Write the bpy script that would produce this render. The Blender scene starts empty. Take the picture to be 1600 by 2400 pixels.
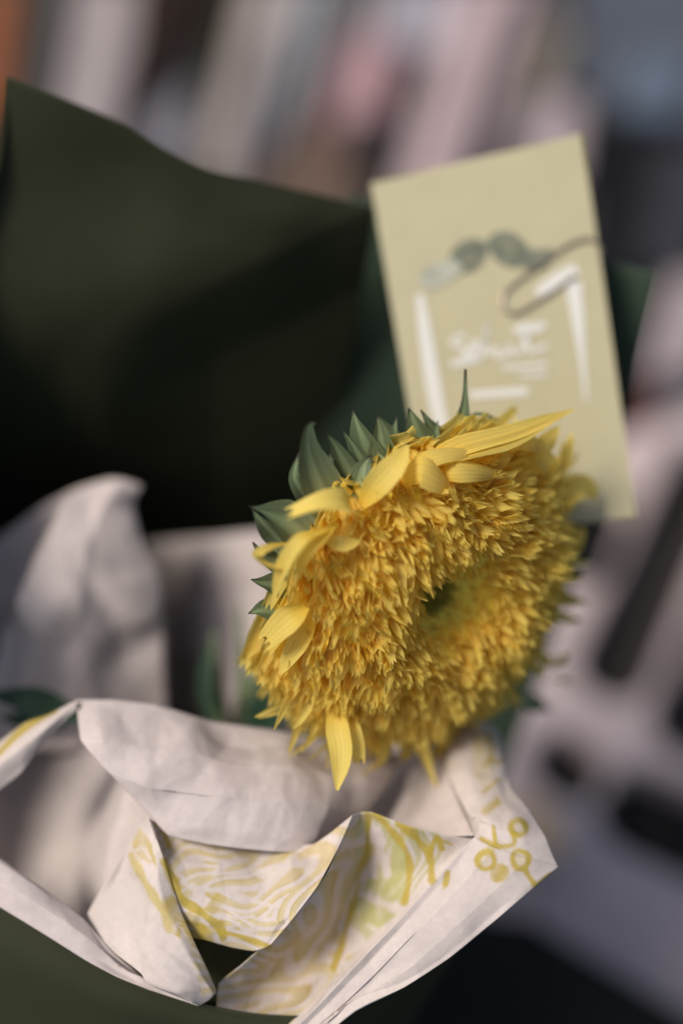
import bpy, bmesh, math, random
import numpy as np
from mathutils import Vector, Matrix, noise

random.seed(7)
rng = np.random.default_rng(7)
scene = bpy.context.scene
COL = scene.collection

# ------------------------------------------------------------------ camera
PITCH = 55.0                       # degrees below the horizon
CAM_H = 0.90
FOCUS = 0.447
W = 24.0 / 50.0                    # image width per metre of depth
cam = bpy.data.cameras.new('camera')
cam.lens = 50.0
cam.sensor_fit = 'VERTICAL'
cam.sensor_height = 36.0
cam.clip_start = 0.02
cam.clip_end = 60.0
cam.dof.use_dof = True
cam.dof.focus_distance = FOCUS
cam.dof.aperture_fstop = 1.55
camo = bpy.data.objects.new('camera', cam)
COL.objects.link(camo)
camo.location = (0, 0, CAM_H)
camo.rotation_euler = (math.radians(90 - PITCH), 0, 0)
scene.camera = camo
MW = Matrix.Translation((0, 0, CAM_H)) @ Matrix.Rotation(math.radians(90 - PITCH), 4, 'X')
R3 = MW.to_3x3()
MWI = MW.inverted()

# ------------------------------------------------------------------ light
def cam_dir(x, y, z):
    return (R3 @ Vector((x, y, z))).normalized()

SUN_TRAVEL = cam_dir(0.52, -0.40, -0.75)       # from the upper left, past the camera
world = bpy.data.worlds.new('World')
scene.world = world
world.use_nodes = True
wn = world.node_tree
wn.nodes.clear()
w_out = wn.nodes.new('ShaderNodeOutputWorld')
w_bg = wn.nodes.new('ShaderNodeBackground')
w_sky = wn.nodes.new('ShaderNodeTexSky')
w_sky.sky_type = 'NISHITA'
w_sky.sun_disc = False
to_sun = -SUN_TRAVEL
elev = math.asin(max(-1, min(1, to_sun.z)))
w_sky.sun_elevation = elev
w_sky.sun_rotation = math.atan2(to_sun.x, to_sun.y)
w_sky.dust_density = 3.0
w_bg.inputs['Strength'].default_value = 0.088
wn.links.new(w_sky.outputs[0], w_bg.inputs['Color'])
wn.links.new(w_bg.outputs[0], w_out.inputs['Surface'])

sl = bpy.data.lights.new('sun', 'SUN')
sl.energy = 2.6
sl.angle = math.radians(18)
sl.color = (1.0, 0.93, 0.86)
slo = bpy.data.objects.new('sun', sl)
COL.objects.link(slo)
slo.rotation_euler = SUN_TRAVEL.to_track_quat('-Z', 'Y').to_euler()

scene.view_settings.view_transform = 'Standard'
scene.view_settings.look = 'None'
scene.view_settings.gamma = 1.0
scene.view_settings.exposure = 0.30
scene.view_settings.use_curve_mapping = False
scene.cycles.use_denoising = True
scene.cycles.max_bounces = 14
scene.cycles.diffuse_bounces = 10
scene.cycles.transmission_bounces = 10

# ------------------------------------------------------------------ coordinate helpers
def P(px, py, d):
    """a point of the place seen at photograph pixel (px, py) and d metres deep"""
    return MW @ Vector(((px - 800) / 1600 * W * d, -(py - 1200) / 1600 * W * d, -d))

def G(px, py, z=0.0):
    """the point of the horizontal plane z seen at (px, py)"""
    o = Vector((0, 0, CAM_H))
    v = P(px, py, 1.0) - o
    t = (z - o.z) / v.z
    return o + v * t

def proj(v):
    c = MWI @ v
    d = -c.z
    return 800 + c.x / (W * d) * 1600, 1200 - c.y / (W * d) * 1600, d

# ------------------------------------------------------------------ material helpers
def new_mat(name):
    m = bpy.data.materials.new(name)
    m.use_nodes = True
    nt = m.node_tree
    nt.nodes.clear()
    out = nt.nodes.new('ShaderNodeOutputMaterial')
    return m, nt, out

def nd(nt, t, **kw):
    n = nt.nodes.new(t)
    for k, v in kw.items():
        if k in n.inputs:
            n.inputs[k].default_value = v
        else:
            setattr(n, k, v)
    return n

def ramp(nt, stops):
    r = nt.nodes.new('ShaderNodeValToRGB')
    e = r.color_ramp.elements
    e[0].position, e[0].color = stops[0][0], (*stops[0][1], 1)
    e[1].position, e[1].color = stops[-1][0], (*stops[-1][1], 1)
    for p, c in stops[1:-1]:
        x = e.new(p)
        x.color = (*c, 1)
    return r

def plain(name, col, rough=0.7, spec=0.3, vary=0.15, scale=30.0, bump=0.0, bscale=200.0, coat=0.0, metallic=0.0):
    m, nt, out = new_mat(name)
    b = nd(nt, 'ShaderNodeBsdfPrincipled', Roughness=rough)
    b.inputs['Specular IOR Level'].default_value = spec
    b.inputs['Coat Weight'].default_value = coat
    b.inputs['Metallic'].default_value = metallic
    tc = nd(nt, 'ShaderNodeTexCoord')
    n = nd(nt, 'ShaderNodeTexNoise', Scale=scale, Detail=5.0)
    nt.links.new(tc.outputs['Object'], n.inputs['Vector'])
    r = ramp(nt, [(0.3, tuple(c * (1 - vary) for c in col)), (0.7, tuple(min(1, c * (1 + vary)) for c in col))])
    nt.links.new(n.outputs['Fac'], r.inputs[0])
    nt.links.new(r.outputs[0], b.inputs['Base Color'])
    if bump:
        n2 = nd(nt, 'ShaderNodeTexNoise', Scale=bscale, Detail=4.0)
        nt.links.new(tc.outputs['Object'], n2.inputs['Vector'])
        bp = nd(nt, 'ShaderNodeBump', Strength=bump, Distance=0.001)
        nt.links.new(n2.outputs['Fac'], bp.inputs['Height'])
        nt.links.new(bp.outputs[0], b.inputs['Normal'])
    nt.links.new(b.outputs[0], out.inputs['Surface'])
    return m

def tissue_mat(name, base, attr=None, trans=0.3):
    """soft fibrous paper; the flat print comes in as a colour attribute"""
    m, nt, out = new_mat(name)
    tc = nd(nt, 'ShaderNodeTexCoord')
    n1 = nd(nt, 'ShaderNodeTexNoise', Scale=420.0, Detail=6.0, Roughness=0.7)
    n2 = nd(nt, 'ShaderNodeTexNoise', Scale=70.0, Detail=4.0)
    for n in (n1, n2):
        nt.links.new(tc.outputs['Object'], n.inputs['Vector'])
    mx = nd(nt, 'ShaderNodeMath', operation='MULTIPLY')
    nt.links.new(n1.outputs['Fac'], mx.inputs[0])
    nt.links.new(n2.outputs['Fac'], mx.inputs[1])
    r = ramp(nt, [(0.12, tuple(c * 0.88 for c in base)), (0.38, tuple(min(1, c * 1.04) for c in base))])
    nt.links.new(mx.outputs[0], r.inputs[0])
    colour = r.outputs[0]
    if attr:
        a = nd(nt, 'ShaderNodeAttribute', attribute_name=attr)
        ml = nd(nt, 'ShaderNodeMix', data_type='RGBA', blend_type='MULTIPLY')
        ml.inputs[0].default_value = 1.0
        nt.links.new(colour, ml.inputs[6])
        nt.links.new(a.outputs['Color'], ml.inputs[7])
        colour = ml.outputs[2]
    df = nd(nt, 'ShaderNodeBsdfPrincipled', Roughness=0.75)
    df.inputs['Specular IOR Level'].default_value = 0.2
    tr = nd(nt, 'ShaderNodeBsdfTranslucent')
    ms = nd(nt, 'ShaderNodeMixShader')
    ms.inputs[0].default_value = trans
    nt.links.new(colour, df.inputs['Base Color'])
    nt.links.new(colour, tr.inputs['Color'])
    bp = nd(nt, 'ShaderNodeBump', Strength=0.18, Distance=0.0006)
    nt.links.new(n1.outputs['Fac'], bp.inputs['Height'])
    # crisp little crinkles: faceted cells, bent by a slow noise
    wp_ = nd(nt, 'ShaderNodeTexNoise', Scale=35.0, Detail=2.0)
    nt.links.new(tc.outputs['Object'], wp_.inputs['Vector'])
    wm = nd(nt, 'ShaderNodeVectorMath', operation='MULTIPLY_ADD')
    wm.inputs[1].default_value = (.02, .02, .02)
    nt.links.new(wp_.outputs['Color'], wm.inputs[0])
    nt.links.new(tc.outputs['Object'], wm.inputs[2])
    vo = nd(nt, 'ShaderNodeTexVoronoi', Scale=55.0)
    nt.links.new(wm.outputs[0], vo.inputs['Vector'])
    b2 = nd(nt, 'ShaderNodeBump', Strength=0.30, Distance=0.004)
    nt.links.new(vo.outputs['Distance'], b2.inputs['Height'])
    nt.links.new(b2.outputs[0], bp.inputs['Normal'])
    nt.links.new(bp.outputs[0], df.inputs['Normal'])
    nt.links.new(df.outputs[0], ms.inputs[1])
    nt.links.new(tr.outputs[0], ms.inputs[2])
    nt.links.new(ms.outputs[0], out.inputs['Surface'])
    return m

def petal_mat(name, base_c, tip_c, trans=0.35, dark=None, rough=0.55, vein=0.0):
    """colour runs from base to tip along the attribute 'along'; fine ribs across"""
    m, nt, out = new_mat(name)
    a = nd(nt, 'ShaderNodeAttribute', attribute_name='along')
    sep = nd(nt, 'ShaderNodeSeparateColor')
    nt.links.new(a.outputs['Color'], sep.inputs[0])
    stops = [(0.0, base_c), (0.45, tip_c)]
    if dark:
        stops += [(0.86, tip_c), (0.97, dark)]
    else:
        stops += [(1.0, tuple(min(1, c * 1.02) for c in tip_c))]
    r = ramp(nt, stops)
    nt.links.new(sep.outputs[0], r.inputs[0])
    # green channel: place across the petal, blue channel: chance value of that petal
    wv = nd(nt, 'ShaderNodeMath', operation='MULTIPLY')
    wv.inputs[1].default_value = 34.0
    nt.links.new(sep.outputs[1], wv.inputs[0])
    sn = nd(nt, 'ShaderNodeMath', operation='SINE')
    nt.links.new(wv.outputs[0], sn.inputs[0])
    mr = nd(nt, 'ShaderNodeMapRange')
    mr.inputs[1].default_value, mr.inputs[2].default_value = -1, 1
    mr.inputs[3].default_value, mr.inputs[4].default_value = 0.93, 1.03
    nt.links.new(sn.outputs[0], mr.inputs[0])
    info = nd(nt, 'ShaderNodeObjectInfo')
    ad = nd(nt, 'ShaderNodeMath', operation='ADD')
    nt.links.new(sep.outputs[2], ad.inputs[0])
    nt.links.new(info.outputs['Random'], ad.inputs[1])
    fr = nd(nt, 'ShaderNodeMath', operation='FRACT')
    nt.links.new(ad.outputs[0], fr.inputs[0])
    mr2 = nd(nt, 'ShaderNodeMapRange')
    mr2.inputs[3].default_value, mr2.inputs[4].default_value = 0.86, 1.08
    nt.links.new(fr.outputs[0], mr2.inputs[0])
    mm = nd(nt, 'ShaderNodeMath', operation='MULTIPLY')
    nt.links.new(mr.outputs[0], mm.inputs[0])
    nt.links.new(mr2.outputs[0], mm.inputs[1])
    if vein:
        sb = nd(nt, 'ShaderNodeMath', operation='SUBTRACT'); sb.inputs[1].default_value = .5
        nt.links.new(sep.outputs[1], sb.inputs[0])
        ab = nd(nt, 'ShaderNodeMath', operation='ABSOLUTE'); nt.links.new(sb.outputs[0], ab.inputs[0])
        m3 = nd(nt, 'ShaderNodeMapRange')
        m3.inputs[1].default_value, m3.inputs[2].default_value = 0.02, 0.22
        m3.inputs[3].default_value, m3.inputs[4].default_value = 1 + vein, 0.9
        nt.links.new(ab.outputs[0], m3.inputs[0])
        m4 = nd(nt, 'ShaderNodeMath', operation='MULTIPLY')
        nt.links.new(mm.outputs[0], m4.inputs[0]); nt.links.new(m3.outputs[0], m4.inputs[1])
        mm = m4
    ml = nd(nt, 'ShaderNodeVectorMath', operation='SCALE')
    nt.links.new(r.outputs[0], ml.inputs[0])
    nt.links.new(mm.outputs[0], ml.inputs['Scale'])
    df = nd(nt, 'ShaderNodeBsdfPrincipled', Roughness=rough)
    df.inputs['Specular IOR Level'].default_value = 0.25
    tr = nd(nt, 'ShaderNodeBsdfTranslucent')
    ms = nd(nt, 'ShaderNodeMixShader')
    ms.inputs[0].default_value = trans
    nt.links.new(ml.outputs[0], df.inputs['Base Color'])
    nt.links.new(ml.outputs[0], tr.inputs['Color'])
    bp = nd(nt, 'ShaderNodeBump', Strength=0.15, Distance=0.0003)
    nt.links.new(sn.outputs[0], bp.inputs['Height'])
    nt.links.new(bp.outputs[0], df.inputs['Normal'])
    nt.links.new(df.outputs[0], ms.inputs[1])
    nt.links.new(tr.outputs[0], ms.inputs[2])
    nt.links.new(ms.outputs[0], out.inputs['Surface'])
    return m

# ------------------------------------------------------------------ object helpers
def tag(o, label=None, cat=None, group=None, kind=None):
    if label: o['label'] = label
    if cat: o['category'] = cat
    if group: o['group'] = group
    if kind: o['kind'] = kind
    return o

def empty(name, loc):
    o = bpy.data.objects.new(name, None)
    o.empty_display_size = 0.02
    COL.objects.link(o)
    o.location = loc
    return o

def link_mesh(name, me, mat, parent=None):
    o = bpy.data.objects.new(name, me)
    COL.objects.link(o)
    if mat is not None and not me.materials:
        me.materials.append(mat)
    if parent is not None:
        o.parent = parent
        pl = Vector(parent.location)
        if parent.parent is not None:
            pl = pl + Vector(parent.parent.location)
        o.location = -pl
    return o

def mesh_from(name, verts, faces, smooth=True):
    me = bpy.data.meshes.new(name)
    me.from_pydata([tuple(v) for v in verts], [], faces)
    me.update()
    if smooth:
        me.polygons.foreach_set('use_smooth', [True] * len(me.polygons))
    return me

def set_attr(me, name, cols):
    a = me.color_attributes.new(name, 'FLOAT_COLOR', 'POINT')
    arr = np.ones((len(me.vertices), 4), dtype=np.float32)
    arr[:, :cols.shape[1]] = cols
    a.data.foreach_set('color', arr.ravel())

# ------------------------------------------------------------------ paper patches
def cr_matrix(n, steps):
    """Catmull-Rom weights that turn n control points into (n-1)*steps+1 points"""
    rows = []
    for i in range(n - 1):
        for s in range(steps + (1 if i == n - 2 else 0)):
            t = s / steps
            w = [-0.5 * t + t * t - 0.5 * t ** 3, 1 - 2.5 * t * t + 1.5 * t ** 3,
                 0.5 * t + 2 * t * t - 1.5 * t ** 3, -0.5 * t * t + 0.5 * t ** 3]
            row = np.zeros(n)
            for k in range(4):
                j = i - 1 + k
                if j < 0:
                    row[0] += 2 * w[k]; row[min(1, n - 1)] -= w[k]
                elif j >= n:
                    row[n - 1] += 2 * w[k]; row[n - 2] -= w[k]
                else:
                    row[j] += w[k]
            rows.append(row)
    return np.array(rows)

def lin_matrix(n, steps):
    m = np.zeros(((n - 1) * steps + 1, n))
    for i in range(len(m)):
        k = min(i // steps, n - 2); t = i / steps - k
        m[i, k] += 1 - t; m[i, k + 1] += t
    return m

def patch(name, grid, mat, parent=None, su=8, sv=8, crumple=0.0006, cscale=38.0, seed=0.0,
          thick=0.00016, ink=None, creases=0, sharp=.10, bend=None, ang=0.0):
    """a sheet through a grid of control points (pixel x, pixel y, depth) or world Vectors"""
    ctrl = np.array([[tuple(c) if isinstance(c, Vector) else tuple(P(*c)) for c in row] for row in grid])
    A = cr_matrix(ctrl.shape[0], sv) * (1 - ang) + lin_matrix(ctrl.shape[0], sv) * ang
    B = cr_matrix(ctrl.shape[1], su) * (1 - ang) + lin_matrix(ctrl.shape[1], su) * ang
    pts = np.einsum('ai,ijk,bj->abk', A, ctrl, B)
    if bend is not None:
        cp = (pts - np.array(MW.translation)) @ np.array(R3)
        dd = -cp[..., 2]
        bx = 800 + cp[..., 0] / (W * dd) * 1600
        by = 1200 - cp[..., 1] / (W * dd) * 1600
        vd = pts - np.array(MW.translation)
        pts = pts + vd / dd[..., None] * bend(bx, by)[..., None]
    nr, nc = pts.shape[:2]
    du = np.gradient(pts, axis=1)
    dv = np.gradient(pts, axis=0)
    nn = np.cross(du, dv)
    nn /= np.linalg.norm(nn, axis=2, keepdims=True) + 1e-12
    flat = pts.reshape(-1, 3)
    nf = nn.reshape(-1, 3)
    ei = np.minimum(np.arange(nr), np.arange(nr)[::-1])[:, None]
    ej = np.minimum(np.arange(nc), np.arange(nc)[::-1])[None, :]
    fade = np.clip(np.minimum(ei / (nr * .12), ej / (nc * .08)), 0, 1).ravel()
    if crumple:
        off = np.empty(len(flat))
        for i, p in enumerate(flat):
            v = Vector(p) * cscale + Vector((seed, seed * 1.7, -seed))
            a = noise.noise(v)
            b = 1.0 - abs(noise.noise(v * 2.1 + Vector((5, 5, 5)))) * 2.0      # creases
            off[i] = a * 1.0 + b * 0.45 + 0.3 * noise.noise(v * 4.3)
        flat = flat + nf * (off * crumple * (.25 + .75 * fade))[:, None]
    if creases:
        # straight crisp folds crossing the sheet, each fading out along its length
        rr = random.Random(int(seed * 31) + 5)
        cam_p = (pts.reshape(-1, 3) - np.array(MW.translation)) @ np.array(R3)
        q = cam_p[:, :2]
        lo, hi = q.min(0), q.max(0)
        off = np.zeros(len(q))
        for _ in range(creases):
            c0 = np.array([rr.uniform(lo[0], hi[0]), rr.uniform(lo[1], hi[1])])
            an = rr.uniform(0, math.pi)
            dr = np.array([math.cos(an), math.sin(an)])
            nm = np.array([-dr[1], dr[0]])
            d = (q - c0) @ nm; al = (q - c0) @ dr
            ln = rr.uniform(.012, .035); wd = rr.uniform(.006, .016)
            off += rr.choice((-1, 1)) * rr.uniform(.4, 1.0) * sharp * (np.sqrt(d * d + 1e-7) - wd) * np.exp(-(al / ln) ** 2) * (np.abs(d) < wd)
        flat = flat + nf * (off * fade)[:, None]
    nv = len(flat)
    front = flat + nf * thick * 0.5
    back = flat - nf * thick * 0.5
    verts = np.vstack([front, back])
    idx = np.arange(nv).reshape(nr, nc)
    f = []
    for a in range(nr - 1):
        for b in range(nc - 1):
            i, j, k, l = int(idx[a, b]), int(idx[a, b + 1]), int(idx[a + 1, b + 1]), int(idx[a + 1, b])
            f.append((i, l, k, j))
            f.append((i + nv, j + nv, k + nv, l + nv))
    rim = list(idx[0, :]) + list(idx[1:, -1]) + list(idx[-1, ::-1][1:]) + list(idx[::-1, 0][1:-1])
    rim = [int(x) for x in rim]
    for q in range(len(rim)):
        a, b = rim[q], rim[(q + 1) % len(rim)]
        f.append((a, b, b + nv, a + nv))
    me = mesh_from(name, verts, f)
    if ink is not None:
        cam_p = (verts - np.array(MW.translation)) @ np.array(R3)
        d = -cam_p[:, 2]
        px = 800 + cam_p[:, 0] / (W * d) * 1600
        py = 1200 - cam_p[:, 1] / (W * d) * 1600
        set_attr(me, 'ink', ink(px, py))
    return link_mesh(name, me, mat, parent)

# ------------------------------------------------------------------ materials
M = {}
M['tissue'] = tissue_mat('tissue paper', (0.70, 0.61, 0.565), trans=0.22)
M['print'] = tissue_mat('printed tissue', (0.72, 0.63, 0.57), attr='ink', trans=0.22)
M['green_paper'] = plain('dark green paper', (0.030, 0.033, 0.016), rough=0.75, spec=0.16, vary=0.10, scale=25, bump=0.05, bscale=500)
M['green_paper_b'] = plain('deep green paper', (0.036, 0.056, 0.036), rough=0.8, spec=0.15, vary=0.10, scale=25, bump=0.05, bscale=500)
M['petal'] = petal_mat('petal', (0.93, 0.63, 0.06), (0.96, 0.76, 0.18), trans=0.48)  # deeper orange bases, here and on florets: bounced light put into the colour
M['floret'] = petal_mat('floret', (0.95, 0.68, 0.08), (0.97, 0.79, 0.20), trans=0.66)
M['sepal'] = petal_mat('sepal', (0.30, 0.34, 0.18), (0.14, 0.185, 0.095), trans=0.2, dark=(0.05, 0.035, 0.03), vein=.8)
M['leaf'] = petal_mat('leaf', (0.06, 0.11, 0.06), (0.035, 0.075, 0.045), trans=0.2)
M['stem'] = plain('stem', (0.15, 0.19, 0.10), rough=0.6, vary=0.2, scale=120)
M['eye'] = plain('eye', (0.30, 0.235, 0.025), rough=0.85, vary=0.4, scale=400)
M['recept'] = plain('receptacle', (0.92, 0.66, 0.09), rough=0.9, vary=0.3, scale=300)
M['card'] = plain('cream card', (0.44, 0.395, 0.24), rough=0.5, spec=0.3, vary=0.03, scale=60)
M['foil'] = plain('white foil', (0.66, 0.64, 0.57), rough=0.28, spec=0.6, vary=0.02, scale=60)
M['chain_ink'] = plain('grey green ink', (0.15, 0.16, 0.11), rough=0.6, vary=0.25, scale=200)
M['chain_ink2'] = plain('pale grey ink', (0.36, 0.36, 0.28), rough=0.6, vary=0.2, scale=200)
M['clip'] = plain('gold wire', (0.50, 0.40, 0.32), rough=0.3, metallic=1.0, vary=0.05)

# ------------------------------------------------------------------ ground and things far below
gme = mesh_from('ground', [(-12, -6, 0), (12, -6, 0), (12, 20, 0), (-12, 20, 0)], [(0, 1, 2, 3)])
ground = link_mesh('ground', gme, plain('ground', (0.022, 0.019, 0.018), rough=0.9, vary=0.35, scale=9, bump=0.4, bscale=60))
tag(ground, kind='structure')

def slab(name, quad, z0, z1, col, label, cat, group=None, rough=0.6, bevel=0.006):
    """a block whose top face is seen at the four pixel corners of quad, standing from z0 to z1"""
    top = [G(x, y, z1) for x, y in quad]
    c = sum(top, Vector()) / 4
    base = Vector((c.x, c.y, z0))
    bm = bmesh.new()
    vt = [bm.verts.new(p - base) for p in top]
    vb = [bm.verts.new(Vector((p.x, p.y, z0)) - base) for p in top]
    bm.faces.new(vt)
    bm.faces.new(vb[::-1])
    for i in range(4):
        j = (i + 1) % 4
        bm.faces.new((vt[i], vb[i], vb[j], vt[j]))
    bmesh.ops.recalc_face_normals(bm, faces=bm.faces)
    bmesh.ops.bevel(bm, geom=list(bm.edges), offset=bevel, segments=2, affect='EDGES', profile=0.6)
    me = bpy.data.meshes.new(name)
    bm.to_mesh(me)
    bm.free()
    o = bpy.data.objects.new(name, me)
    COL.objects.link(o)
    o.location = base
    me.materials.append(plain(name + ' ' + label[:18], col, rough=rough, spec=.08, vary=0.12, scale=14))
    tag(o, label, cat, group)
    return o

exec(compile(r'''
BOARDS = 'boards lying side by side behind the bouquet'
def board(quad, z, col, label, cat='board', name='board', z0=0.002, **k):
    return slab(name, quad, z0, z, col, label, cat, BOARDS, **k)
board([(-60,-60),(40,-60),(10,260),(-80,260)], .03, (0.240,0.080,0.032), 'rust orange board at the far left edge of the blurred row')
board([(48,-60),(150,-60),(95,300),(20,300)], .025, (0.040,0.040,0.034), 'dark grey green board beside the rust orange board')
board([(215,-60),(335,-60),(255,330),(130,330)], .035, (0.352,0.304,0.296), 'pale greyish pink board between dark boards at upper left')
board([(312,-80),(530,-80),(430,160),(290,300)], .05, (0.018,0.011,0.008), 'blackish brown board right of the pale board at upper left')
board([(370,110),(470,120),(420,370),(330,350)], .035, (0.240,0.224,0.248), 'short lilac grey board in front of the blackish brown one', z0=.002)
board([(500,-60),(580,-60),(470,380),(410,360)], .03, (0.034,0.033,0.020), 'narrow dark olive board between lilac and beige boards')
board([(590,-60),(670,-60),(590,420),(470,400)], .035, (0.368,0.312,0.280), 'pale beige board right of the narrow olive board')
board([(680,-60),(800,-60),(700,260),(620,380)], .03, (0.216,0.224,0.248), 'pale blue grey board near the top centre of the picture')
board([(905,-60),(1090,-60),(1040,110),(860,110)], .03, (0.296,0.280,0.304), 'wide lilac grey board at the top beside the long pink board')
board([(810,80),(930,90),(900,290),(760,280)], .04, (.36,.225,.23), 'small salmon pink box in front of the lilac grey board', cat='box', name='box')
board([(640,270),(830,270),(860,520),(590,480)], .02, (.115,.078,.058), 'dark brown box behind the top edge of the green paper', cat='box', name='box')
board([(820,255),(940,285),(910,440),(835,420)], .045, (0.016,0.016,0.017), 'small black box between brown box and long pink board', cat='box', name='box')
board([(1090,-60),(1250,-60),(1080,480),(910,480)], .04, (0.448,0.344,0.344), 'long pale pink board behind the top of the cream card')
board([(1265,-60),(1330,-60),(1240,330),(1130,330)], .03, (0.100,0.085,0.080), 'narrow grey brown board right of the long pink board')
board([(1345,-80),(1720,-80),(1720,300),(1330,200)], .03, (0.075,0.083,0.100), 'large slate blue block in the upper right corner', cat='block', name='block')
board([(1260,215),(1370,230),(1350,400),(1210,400)], .035, (0.352,0.288,0.296), 'small pale pink box behind the top right corner of the card', cat='box', name='box')
board([(1410,270),(1550,300),(1480,680),(1370,620)], .03, (0.009,0.009,0.010), 'black board right of the cream card')
board([(1545,330),(1700,330),(1640,640),(1490,620)], .03, (0.034,0.034,0.040), 'dark grey board at the right edge beside the black board')
board([(1575,640),(1700,640),(1640,860),(1510,880)], .04, (0.336,0.280,0.280), 'pale grey pink box at the right edge beside the green paper', cat='box', name='box')
board([(1475,870),(1540,880),(1500,1030),(1450,1010)], .03, (0.080,0.028,0.022), 'small dark red box beside the right edge of the card', cat='box', name='box')
board([(1560,905),(1720,900),(1660,1060),(1520,1060)], .03, (0.050,0.055,0.068), 'dark blue grey box at the right edge below the pale box', cat='box', name='box')
board([(160,-60),(205,-60),(125,290),(100,280)], .03, (.16,.14,.13), 'thin grey brown board left of the greyish pink board')
board([(600,120),(640,40),(560,420),(540,420)], .045, (.05,.055,.07), 'thin dark blue board lying on the pale beige board', z0=.037)
board([(715,-60),(750,-60),(690,250),(660,250)], .045, (.40,.37,.34), 'thin off white board lying on the blue grey board', z0=.032)
board([(780,-60),(815,-60),(760,180),(735,180)], .04, (.11,.14,.15), 'thin dark teal board next to the thin off white board', z0=.002)
board([(850,-60),(890,-60),(850,90),(820,80)], .035, (.30,.24,.21), 'thin sand coloured board above the salmon pink box')
board([(1165,-60),(1190,-60),(1050,400),(1030,400)], .055, (.27,.20,.19), 'thin mauve strip lying along the long pink board', z0=.042)
board([(1290,60),(1345,70),(1270,220),(1225,220)], .045, (.24,.20,.15), 'small sand brown box on the grey brown board', cat='box', name='box', z0=.032)
board([(1480,110),(1640,130),(1600,270),(1440,250)], .05, (.10,.125,.16), 'pale blue box on the large slate blue block', cat='box', name='box', z0=.032)
''', 'boards', 'exec'))

def slotted_panel():
    """pale panel with rounded slots and a round hole cut through it"""
    z = 0.045
    c = G(1400, 1600, z)
    cu = bpy.data.curves.new('panel_outline', 'CURVE')
    cu.dimensions = '2D'
    cu.fill_mode = 'BOTH'
    cu.extrude = 0.012
    cu.bevel_depth = 0.003
    cu.bevel_resolution = 2
    def spline(pts):
        s = cu.splines.new('POLY')
        s.points.add(len(pts) - 1)
        for i, p in enumerate(pts):
            s.points[i].co = (p.x - c.x, p.y - c.y, 0, 1)
        s.use_cyclic_u = True
    spline([G(x, y, z) for x, y in [(1400,1050),(1900,850),(1900,2520),(1560,2360),(1260,2190),(1085,2190),(1150,1850)]])
    def slot(x0, y0, x1, y1, w):
        a, b = G(x0, y0, z), G(x1, y1, z)
        d = (b - a).normalized()
        n = Vector((-d.y, d.x, 0))
        pts = []
        for k in range(13):
            t = math.pi * k / 12
            pts.append(b + (n * math.cos(t) + d * math.sin(t)) * w)
        for k in range(13):
            t = math.pi * k / 12
            pts.append(a + (-n * math.cos(t) - d * math.sin(t)) * w)
        spline(pts)
    slot(1440, 1560, 1650, 1085, .029)
    slot(1620, 1690, 1845, 1200, .029)
    slot(1325, 1785, 1340, 1800, .026)
    slot(1510, 1900, 1800, 2030, .034)
    slot(1365, 1320, 1425, 1170, .020)
    o = bpy.data.objects.new('panel_tmp', cu)
    COL.objects.link(o)
    dg = bpy.context.evaluated_depsgraph_get()
    me = bpy.data.meshes.new_from_object(o.evaluated_get(dg))
    bpy.data.objects.remove(o)
    p = bpy.data.objects.new('slotted_panel', me)
    COL.objects.link(p)
    p.location = (c.x, c.y, z - 0.015)
    me.materials.clear()
    me.materials.append(plain('panel paint', (0.48, 0.385, 0.365), rough=0.5, vary=0.08, scale=6))
    tag(p, 'pale pinkish panel with rounded dark slots and a hole, right of the flower', 'panel')
    return p
slotted_panel()
slab('block', [(1150,1855),(1290,1880),(1330,2000),(1150,2010)], .062, .075, (.80,.52,.27), 'small tan block on the pale slotted panel beside the printed paper', 'block')  # warm highlight on the panel, put in as a tan coloured block
slab('block', [(900,2060),(1260,2125),(1800,2440),(700,2800)], .002, .10, (.016,.016,.013), 'large black block filling the lower right corner', 'block', bevel=.03)

# ------------------------------------------------------------------ green wrapping paper
FOOT = G(640, 2950, 0.0)
def ring(n, a0, a1, r, z):
    return [FOOT + Vector((math.cos(math.radians(a0 + (a1 - a0) * i / (n - 1))) * r,
                           math.sin(math.radians(a0 + (a1 - a0) * i / (n - 1))) * r, z)) for i in range(n)]

def crease(px, py):
    # the sheet is folded along the line (430, 700) - (860, 490) and falls back below it
    x0, y0, x1, y1 = 430, 700, 860, 490
    nx, ny = -(y1 - y0), (x1 - x0)
    l = math.hypot(nx, ny)
    sd = ((px - x0) * nx + (py - y0) * ny) / l
    w = np.clip((px - 250) / 250, 0, 1)
    return np.clip(sd, 0, 160) * .00006 * w

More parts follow.
